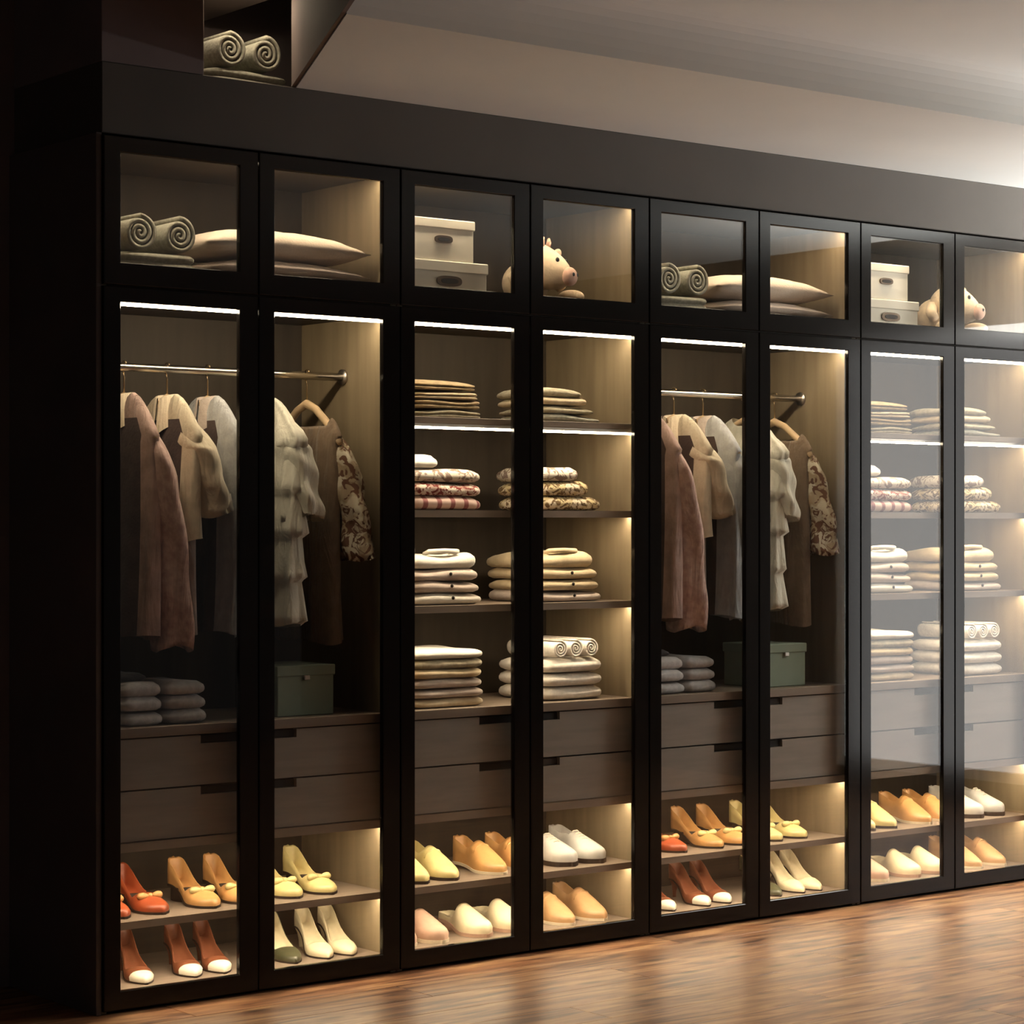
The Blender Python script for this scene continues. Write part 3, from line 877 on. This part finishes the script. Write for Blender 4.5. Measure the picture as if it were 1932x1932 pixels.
def shoe(kind, x, y, z, style, up, label, group, rot=0.0, sole='sole', inner=None, cap=None, bow=None, name='shoe', L=0.245):
    """toe towards -y; origin under the middle of the sole"""
    P_ = dict(
        flat=dict(lift=0.030, rc=0.076, side=0.024, st=0.60, vh=0.040, toe=0.020, W=1.0, round=0.9, sole=0.005),
        pump=dict(lift=0.062, rc=0.058, side=0.024, st=0.66, vh=0.036, toe=0.018, W=0.86, round=0.6, sole=0.004),
        loafer=dict(lift=0.012, rc=0.082, side=0.050, st=0.44, vh=0.084, toe=0.024, W=1.03, round=0.85, sole=0.008),
        sneaker=dict(lift=0.010, rc=0.080, side=0.055, st=0.40, vh=0.078, toe=0.036, W=1.12, round=1.25, sole=0.014),
        clog=dict(lift=0.022, rc=0.020, side=0.018, st=0.42, vh=0.075, toe=0.034, W=1.08, round=1.1, sole=0.010),
        wedge=dict(lift=0.040, rc=0.078, side=0.026, st=0.58, vh=0.046, toe=0.022, W=1.0, round=1.0, sole=0.006))[style]
    ss = [0, 0.012, 0.035, 0.07, 0.12, 0.18, 0.25, 0.32, 0.39, 0.45, 0.50, 0.54, 0.58, 0.62, 0.66, 0.70, 0.75, 0.80, 0.85, 0.90, 0.94, 0.97, 0.99, 1.0]
    lift = lambda s: P_['sole'] + P_['lift'] * (1 - smooth01((s - 0.12) / 0.55))
    def hw(s):
        base = 0.030 - 0.004 * math.sin(PI * min(s / 0.55, 1)) + 0.014 * smooth01((s - 0.3) / 0.4)
        if s < 0.10: base *= math.sqrt(max(0.0, 1 - ((0.10 - s) / 0.10) ** 2)) * 0.82 + 0.18
        e = min((s - 0.70) / 0.30, 1.0)
        if e > 0: base *= max(0.10, (1 - e ** (2.0 * P_['round'] + 0.6)) ** (0.75))
        return base * P_['W']
    st = P_['st']
    verts, faces, mi = [], [], []
    NP = 13
    for s in ss:
        yy = L / 2 - s * L
        w_, z0 = hw(s), lift(s)
        rim = P_['side'] + (P_['rc'] - P_['side']) * max(0.0, 1 - s / 0.42) ** 1.35
        if style in ('loafer', 'sneaker'): rim += 0.010 * smooth01((s - st + 0.15) / 0.15)
        vh = P_['vh'] + (P_['toe'] - P_['vh']) * (0.55 * smooth01((s - st) / (0.95 - st)) + 0.45 * max(0, min(1, (s - st) / (0.95 - st))))
        if s > 0.93: vh *= math.sqrt(max(0.02, 1 - ((s - 0.93) / 0.072) ** 2))
        op = 1 - smooth01((s - (st - 0.05)) / 0.06)
        if s == 0: openp = [(-1, 0), (-1.02, .5 * rim), (-.95, .92 * rim), (-.8, .96 * rim), (-.6, .98 * rim), (-.3, rim), (0, rim)]
        else:
            lean = 0.94 if s > 0.1 else 0.98
            openp = [(-1, 0), (-1.04, rim * 0.5), (-lean, rim), (-lean + .08, rim - 0.001), (-.74, .012), (-.35, 0.006), (0, 0.005)]
            if s < 0.03: openp[4:] = [(-.6, rim * .9), (-.3, rim * .9), (0, rim * .9)]
        clp = [(-1, 0), (-1.04, .42 * vh), (-.90, .70 * vh), (-.70, .86 * vh), (-.45, .95 * vh), (-.22, .99 * vh), (0, vh)]
        sec = [(a[0] * op + b[0] * (1 - op), a[1] * op + b[1] * (1 - op)) for a, b in zip(openp, clp)]
        sec = sec + [(-a, b) for (a, b) in sec[-2::-1]]
        for (a, b) in sec: verts.append((a * w_, yy, z0 + b))
    for i in range(len(ss) - 1):
        for k in range(NP - 1):
            a = i * NP + k
            faces.append((a, a + 1, a + NP + 1, a + NP))
            mi.append(1 if (3 <= k <= 8 and ss[i] < st - 0.03) else 0)
    faces.append(tuple(range(NP))[::-1]); mi.append(0)
    k = (len(ss) - 1) * NP; faces.append(tuple(k + i for i in range(NP))); mi.append(0)
    e = empty(name, label, 'shoe', group, (x, y, z), rot)
    me = mesh(verts, faces, True, mi)
    me.materials.append(M[up]); me.materials.append(M[inner or up])
    link('upper', me, None, e)
    # sole following the arch
    sv, sf = [], []
    for s in ss:
        yy = L / 2 - s * L + (0.003 if s == 0 else (-0.003 if s == 1 else 0))
        w_, z0 = hw(s) * 1.05 + 0.001, lift(s)
        for q in ((-w_, z0 + 0.001), (w_, z0 + 0.001), (w_, z0 - P_['sole']), (-w_, z0 - P_['sole'])): sv.append((q[0], yy, q[1]))
    for i in range(len(ss) - 1):
        for k in range(4):
            a = 4 * i + k; b = 4 * i + (k + 1) % 4
            sf.append((a, b, b + 4, a + 4))
    sf.append((3, 2, 1, 0)); k = 4 * (len(ss) - 1); sf.append((k, k + 1, k + 2, k + 3))
    link('sole', mesh(sv, sf), M[sole], e)
    # heel
    if P_['lift'] > 0.015:
        hl = P_['lift'] + 0.0005
        if style == 'pump':
            prof_ = [(0.026, hl), (0.014, hl * 0.7), (0.008, hl * 0.35), (0.0065, 0)]; ln = [0.05, 0.025, 0.014, 0.012]
        elif style == 'wedge' or style == 'clog':
            prof_ = [(0.029, hl), (0.029, 0)]; ln = [0.11, 0.095]
        else:
            prof_ = [(0.027, hl), (0.026, 0)]; ln = [0.055, 0.050]
        hv, hf = [], []
        for (r_, zz), l_ in zip(prof_, ln):
            for k in range(14):
                a = 2 * PI * k / 14
                hv.append((r_ * math.cos(a), L / 2 - 0.006 - l_ / 2 + l_ / 2 * math.sin(a), zz))
        for i in range(len(prof_) - 1):
            for k in range(14):
                hf.append((i * 14 + k, (i + 1) * 14 + k, (i + 1) * 14 + (k + 1) % 14, i * 14 + (k + 1) % 14))
        hf.append(tuple(range(14))); hf.append(tuple((len(prof_) - 1) * 14 + k for k in range(14))[::-1])
        link('heel', mesh(hv, hf, True), M[sole if style != 'pump' else up], e)
    if cap:      # contrasting toe cap
        cv, cf = [], []
        cs = [s for s in ss if s >= 0.79]
        for s in cs:
            i = ss.index(s)
            for k in range(NP):
                q = verts[i * NP + k]
                cv.append((q[0] * 1.03, q[1] - 0.001, q[2] + 0.0012))
        for i in range(len(cs) - 1):
            for k in range(NP - 1): a = i * NP + k; cf.append((a, a + 1, a + NP + 1, a + NP))
        k = (len(cs) - 1) * NP; cf.append(tuple(k + i for i in range(NP)))
        link('toe_cap', mesh(cv, cf, True), M[cap], e)
    if bow:
        bm = bmesh.new()
        for sx in (-1, 1):
            r_ = bmesh.ops.create_uvsphere(bm, u_segments=12, v_segments=8, radius=1)
            for q in r_['verts']:
                c = q.co.copy()
                q.co = Vector((c.x * 0.021 + sx * 0.021, c.y * 0.010 * (1 + 0.5 * sx * c.x), c.z * 0.010 * (1 + 0.5 * sx * c.x)))
        r_ = bmesh.ops.create_uvsphere(bm, u_segments=10, v_segments=6, radius=0.0085)
        link('bow', bm_mesh(bm, True), M[bow], e, (0, L / 2 - 0.70 * L, lift(0.70) + P_['vh'] * 0.86))
    if style in ('sneaker',):
        for k in range(4):
            s = 0.46 + 0.065 * k
            yy = L / 2 - s * L; u_ = (s - st) / (0.95 - st); hh = lift(s) + P_['vh'] + (P_['toe'] - P_['vh']) * (0.55 * smooth01(u_) + 0.45 * u_)
            link('lace', tube([(-0.017, yy, hh - 0.006), (-0.008, yy, hh + 0.0015), (0.008, yy, hh + 0.0015), (0.017, yy, hh - 0.006)], 0.0022, 6), M['l_white'], e)
    if style == 'loafer':
        s = st + 0.10; yy = L / 2 - s * L
        u_ = (s - st) / (0.95 - st); hh = lift(s) + P_['vh'] + (P_['toe'] - P_['vh']) * (0.55 * smooth01(u_) + 0.45 * u_); w_ = hw(s)
        link('strap', tube([(-w_ * 0.9, yy, lift(s) + 0.66 * (hh - lift(s))), (-w_ * .5, yy, hh - 0.006), (0, yy, hh + 0.001), (w_ * .5, yy, hh - 0.006), (w_ * 0.9, yy, lift(s) + 0.66 * (hh - lift(s)))], 0.004, 6), M[up], e)
    return reg(kind, e)


ZSH = 0.2425
ZB = 0.0525
yS = 0.055 + 0.1225
G1 = 'shoes on the shoe shelves'
G2 = 'shoes on the cabinet floors'
# hanging cabinet, shoe shelf
shoe('hang', 0.105, yS + 0.01, ZSH, 'wedge', 'l_orange', 'orange-red bow shoe, outer one of its pair, {C}', G1, 0.10, bow='l_tan', inner='l_orange')
shoe('hang', 0.232, yS + 0.01, ZSH, 'wedge', 'l_orange', 'orange-red bow shoe beside the tan pair, {C}', G1, 0.06, bow='l_tan', inner='l_orange')
shoe('hang', 0.408, yS + 0.01, ZSH, 'wedge', 'l_tan', 'tan bow shoe beside the orange-red pair, {C}', G1, -0.02, bow='l_yellow', inner='l_tan')
shoe('hang', 0.528, yS + 0.01, ZSH, 'wedge', 'l_tan', 'tan bow shoe beside the pale yellow pair, {C}', G1, -0.02, bow='l_yellow', inner='l_tan')
shoe('hang', 0.690, yS + 0.01, ZSH, 'wedge', 'l_yellow', 'pale yellow bow shoe beside the tan pair, {C}', G1, 0.0, bow='l_yellow', inner='l_yellow')
shoe('hang', 0.812, yS + 0.01, ZSH, 'wedge', 'l_yellow', 'pale yellow bow shoe beside the lit side panel, {C}', G1, 0.0, bow='l_yellow', inner='l_yellow')
# hanging cabinet, floor
shoe('hang', 0.085, yS, ZB, 'pump', 'l_brown', 'red-brown heel with ivory toe, outermost on the cabinet floor, {C}', G2, -0.22, inner='l_brown', cap='l_white', name='high_heel')
shoe('hang', 0.205, yS, ZB, 'pump', 'l_brown', 'red-brown heel with ivory toe, second on the cabinet floor, {C}', G2, -0.22, inner='l_brown', cap='l_white', name='high_heel')
shoe('hang', 0.365, yS, ZB, 'pump', 'l_brown', 'red-brown heel with ivory toe, third on the cabinet floor, {C}', G2, -0.22, inner='l_brown', cap='l_white', name='high_heel')
shoe('hang', 0.462, yS, ZB, 'pump', 'l_brown', 'red-brown heel with ivory toe, fourth on the cabinet floor, {C}', G2, -0.22, inner='l_brown', cap='l_white', name='high_heel')
shoe('hang', 0.705, yS, ZB, 'pump', 'l_green', 'dark olive heel with cream insole beside the cream pair, {C}', G2, -0.22, inner='l_cream', name='high_heel')
shoe('hang', 0.820, yS, ZB, 'pump', 'l_cream', 'cream high heel beside the dark olive heel, {C}', G2, -0.22, inner='l_cream', name='high_heel')
shoe('hang', 0.905, yS, ZB, 'pump', 'l_cream', 'cream high heel beside the lit side panel, {C}', G2, -0.22, inner='l_cream', name='high_heel')
# shelf cabinet, shoe shelf
shoe('shelf', 0.148, yS, ZSH, 'loafer', 'l_yellow', 'cream-yellow loafer, outer one of its pair, {C}', G1, 0.03, name='loafer')
shoe('shelf', 0.262, yS, ZSH, 'loafer', 'l_yellow', 'cream-yellow loafer beside the tan pair, {C}', G1, 0.03, name='loafer')
shoe('shelf', 0.455, yS, ZSH, 'loafer', 'l_tan', 'tan ankle-high loafer beside the cream-yellow pair, {C}', G1, 0.0, sole='sole_pale', name='loafer')
shoe('shelf', 0.585, yS, ZSH, 'loafer', 'l_tan', 'tan ankle-high loafer beside the light grey sneakers, {C}', G1, 0.0, sole='sole_pale', name='loafer')
shoe('shelf', 0.738, yS, ZSH, 'sneaker', 'l_grey', 'light grey sneaker beside the tan loafers, {C}', G1, 0.03, name='sneaker')
shoe('shelf', 0.858, yS, ZSH, 'sneaker', 'l_grey', 'light grey sneaker beside the lit side panel, {C}', G1, 0.03, name='sneaker')
# shelf cabinet, floor
shoe('shelf', 0.100, yS, ZB, 'clog', 'l_blush', 'blush clog, outermost on the cabinet floor, {C}', G2, -0.04, sole='sole_pale', name='clog')
shoe('shelf', 0.222, yS, ZB, 'clog', 'l_blush', 'blush clog beside the cream clogs, {C}', G2, -0.04, sole='sole_pale', name='clog')
shoe('shelf', 0.395, yS, ZB, 'clog', 'l_cream', 'cream clog beside the blush pair, {C}', G2, -0.04, sole='l_blush', inner='l_cream', name='clog')
shoe('shelf', 0.530, yS, ZB, 'clog', 'l_cream', 'cream clog beside the camel loafers, {C}', G2, -0.04, sole='l_blush', inner='l_cream', name='clog')
shoe('shelf', 0.735, yS, ZB, 'loafer', 'l_camel', 'camel loafer beside the cream clogs, {C}', G2, 0.02, sole='sole_pale', name='loafer')
shoe('shelf', 0.872, yS, ZB, 'loafer', 'l_camel', 'camel loafer beside the lit side panel, {C}', G2, 0.02, sole='sole_pale', name='loafer')

# ---------------------------------------------------------------- shelf cabinet contents
storage_box('shelf', 0.088, 0.394, 0.055, 0.30, ZU, ZU + 0.098, 'whitebox', 'wide cream lidded box with bronze handle, under another box, {C}', 'cream storage boxes', 0.034, (0.0, 0.036, 0.048, 0.016))
storage_box('shelf', 0.100, 0.346, 0.060, 0.27, ZU + 0.0985, ZU + 0.228, 'whitebox', 'smaller cream lidded box with bronze handle, stacked on top, {C}', 'cream storage boxes', 0.030, (0.0, 0.066, 0.034, 0.012))

# plush animal
pl = empty('plush_toy', 'cream plush animal toy with small ears and dark eyes, {C}', 'toy', 'cream plush toys', (0.675, 0.20, ZU))
reg('shelf', pl)
RZ = Matrix.Rotation(-0.55, 3, 'Z')
link('body', ellipsoid(0.078, 0.080, 0.072, (0, 0.02, 0.070), 24, 16), M['plush'], pl)
def headfn(co):
    if co.y < 0: co.x *= 1 + 2.2 * co.y; co.z *= 1 + 1.6 * co.y; co.z += co.y * 0.35
    return co
hd = link('head', ellipsoid(0.072, 0.098, 0.072, (0, 0, 0), 28, 18, None, headfn), M['plush'], pl, (0.014, -0.060, 0.118), (0, 0, 0.42))
link('snout', ellipsoid(0.036, 0.024, 0.031, (0, 0, 0), 18, 12), M['plush_pink'], hd, (0, -0.090, -0.036))
for sx in (-1, 1):
    link('nostril', ellipsoid(0.0055, 0.005, 0.0065, u=8, v=6), M['eye'], hd, (sx * 0.013, -0.111, -0.031))
    link('eye', ellipsoid(0.0085, 0.006, 0.0095, u=12, v=8), M['eye'], hd, (sx * 0.030, -0.062, 0.016))
    def earfn(co): co.y += 0.35 * co.x * (1 if True else 1); return co
    ea = link('ear', ellipsoid(0.030, 0.008, 0.019, u=14, v=10, fn=lambda co, s=sx: Vector((co.x, co.y + 6 * co.z * co.z, co.z + 0.35 * s * co.x))), M['plush'], hd, (sx * 0.066, -0.012, 0.045))
    link('foot', ellipsoid(0.026, 0.048, 0.024, u=16, v=10), M['plush'], pl, (sx * 0.092 + 0.02, -0.075, 0.0245), (0, 0, -sx * -0.5))
    link('arm', tube([(sx * 0.06, -0.01, 0.105), (sx * 0.088, -0.03, 0.080), (sx * 0.094, -0.05, 0.055)], [0.022, 0.021, 0.019], 12), M['plush'], pl)
link('horn', tube([(-0.02, 0, 0.064), (-0.024, -0.004, 0.082), (-0.018, -0.006, 0.094)], [0.010, 0.008, 0.004], 8), M['plush_pink'], hd)
link('horn', tube([(0.02, 0, 0.064), (0.024, -0.004, 0.082), (0.018, -0.006, 0.094)], [0.010, 0.008, 0.004], 8), M['plush_pink'], hd)

POS3 = ('lowest', 'middle', 'topmost')
POS4 = ('lowest', 'second lowest', 'second highest', 'topmost')
# top shelf: rumpled knits
zz = 1.6785
for k, (m, cn) in enumerate((('olive', 'pale olive'), ('tan', 'tan'), ('sand', 'sand'), ('tan', 'tan'))):
    folded('shelf', 'folded_knit', 'clothes', 0.252 + random.uniform(-.006, .006), 0.058 + 0.004 * k, zz + 0.029 * k, 0.27 - 0.006 * k, 0.27, 0.027, m, '%s folded knit, %s of the outer pile on first shelf, {C}' % (cn, POS4[k]), 'knits on the uppermost open shelf', lobes=2, notch=0.010, droop=0.012, rot=random.uniform(-.04, .04))
for k, (m, cn) in enumerate((('towel_grey', 'grey-green'), ('olive', 'pale olive'), ('sand', 'sand'), ('olive', 'pale olive'))):
    folded('shelf', 'folded_knit', 'clothes', 0.752 - 0.012 * k, 0.058 + 0.004 * k, zz + 0.027 * k, 0.25 - 0.022 * k, 0.27, 0.0255, m, '%s folded knit, %s of the inner pile on first shelf, {C}' % (cn, POS4[k]), 'knits on the uppermost open shelf', lobes=1, notch=0.012, droop=0.014, rot=random.uniform(-.05, .05))
# second shelf: prints
zz = 1.3925
for k, (m, cn) in enumerate((('pinkprint', 'plum striped'), ('redprint', 'red and cream printed'), ('whiteprint', 'white printed'))):
    folded('shelf', 'folded_blanket', 'blanket', 0.245, 0.058 + 0.004 * k, zz + 0.043 * k, 0.285, 0.26, 0.041, m, '%s folded blanket, %s of the outer pile, second shelf, {C}' % (cn, POS3[k]), 'printed blankets on the second shelf', lobes=1, notch=0.014, droop=0.008)
folded('shelf', 'folded_cloth', 'cloth', 0.165, 0.075, zz + 0.130, 0.115, 0.18, 0.034, 'whitecot', 'small white folded cloth lying on printed blankets, {C}', None, lobes=1, notch=0.012, droop=0.02)
for k, (m, cn, x1) in enumerate((('yellowprint', 'brown checked', 0.882), ('yellowprint', 'yellow checked', 0.830), ('whiteprint', 'pale printed', 0.785))):
    folded('shelf', 'folded_blanket', 'blanket', (0.625 + x1) / 2, 0.058 + 0.004 * k, zz + 0.047 * k, x1 - 0.625, 0.27, 0.044, m, '%s folded blanket, %s of the inner pile, second shelf, {C}' % (cn, POS3[k]), 'printed blankets on the second shelf', lobes=1, notch=0.016, droop=0.008)
# third shelf: shirts
zz = 1.0985
for k in range(4):
    folded('shelf', 'folded_shirt', 'shirt', 0.245, 0.056 + 0.006 * k, zz + 0.037 * k, 0.285 - 0.004 * k, 0.27, 0.035 if k < 3 else 0.046, 'whitecot' if k in (0, 3) else 'pinkwhite', '%s folded shirt, %s of the outer pile on third shelf, {C}' % ('white' if k in (0, 3) else 'off-white', POS4[k]), 'folded shirts on the third shelf', lobes=1, notch=0.014, droop=0.012, extra='collar' if k == 3 else 'button')
for k in range(4):
    folded('shelf', 'folded_shirt', 'shirt', 0.735 + (-0.01 * (k == 3)), 0.056 + 0.006 * k, zz + 0.036 * k, 0.300 - 0.010 * k, 0.28, 0.034 if k < 3 else 0.048, 'creamcot' if k else 'pinkwhite', '%s folded shirt, %s of the inner pile on third shelf, {C}' % ('cream' if k else 'off-white', POS4[k]), 'folded shirts on the third shelf', lobes=1, notch=0.014, droop=0.014, extra='collar' if k == 3 else 'button')
# on the drawers: towels
zz = 0.7805
for k, (m, cn) in enumerate((('sand', 'sand'), ('pinkwhite', 'blush'), ('pinkwhite', 'blush'), ('creamcot', 'cream'), ('olive', 'pale olive'), ('whitecot', 'white'))):
    folded('shelf', 'folded_linen', 'linen', 0.250 + random.uniform(-.004, .004), 0.056, zz + 0.0300 * k, 0.295 - 0.003 * k, 0.28, 0.0285, m, '%s folded sheet, %s of six on the drawers, {C}' % (cn, ('lowest', 'second lowest', 'third lowest', 'third highest', 'second highest', 'topmost')[k]), 'folded sheets on the drawers', lobes=1, notch=0.011, droop=0.006)
for k in range(3):
    folded('shelf', 'folded_towel', 'towel', 0.758, 0.056, zz + 0.0445 * k, 0.258, 0.28, 0.043, 'towel_white', 'white folded bath towel, %s of three under rolled towels, {C}' % POS3[k], 'white bath towels on the drawers', lobes=1, notch=0.018, droop=0.006)
for k, xx in enumerate((0.692, 0.757, 0.822)):
    roll('shelf', xx, 0.062, zz + 0.134, 0.0315, 0.25, 'towel_white', 'small white rolled towel, %s, {C}' % ('outer one of three', 'between two others', 'of three, beside the lit side panel')[k], 'small white rolled towels', 0, k)

# ---------------------------------------------------------------- move into place, then copy to the second pair of cabinets
kids = {}
for o in bpy.data.objects:
    if o.parent: kids.setdefault(o.parent.name, []).append(o)
NAMES = {'hang': ('outer hanging cabinet', 'middle hanging cabinet'), 'shelf': ('clear-glass shelf cabinet', 'hazy-glass shelf cabinet')}
for kind, base in (('hang', 0.0), ('shelf', 1.0)):
    for o in ROOTS[kind]:
        o.location.x += base
        c = copy_tree(o, kids, 2.0)
        lab = o['label']
        o['label'] = lab.replace('{C}', NAMES[kind][0]); c['label'] = lab.replace('{C}', NAMES[kind][1])
        for q in (o, c): assert 4 <= len(q['label'].split()) <= 16, q['label']

# ---------------------------------------------------------------- towels on the ledge of the bulkhead
o = link('folded_towel', slab_mesh(0.285, 0.30, 0.045, 2, 77, notch=0.008), M['towel_grey'], None, (0.522, 0.21, ZS + 0.0005))
tag(o, 'grey-green folded towel on the high ledge above the wardrobe', 'towel', 'towels on the high ledge')
roll(None, 0.455, 0.060, ZS + 0.045, 0.056, 0.27, 'towel_grey', 'grey-green rolled towel on the high ledge, beside the dark column', 'towels on the high ledge', 0.02, 1)
roll(None, 0.576, 0.060, ZS + 0.045, 0.056, 0.27, 'towel_grey', 'grey-green rolled towel on the high ledge, beside the pale ceiling', 'towels on the high ledge', -0.03, 4)

# unseen board and glowing strip, added to light the towels on the ledge
added_board = structure(box('trim_5', 0.326, 0.595, 0.0, YB - 0.002, 2.885, 2.91, M['darkwall'], bevel=0.001))
link('led_strip', box_mesh(0.34, 0.58, 0.02, 0.036, 2.880, 2.886), M['led_flush'], added_board)
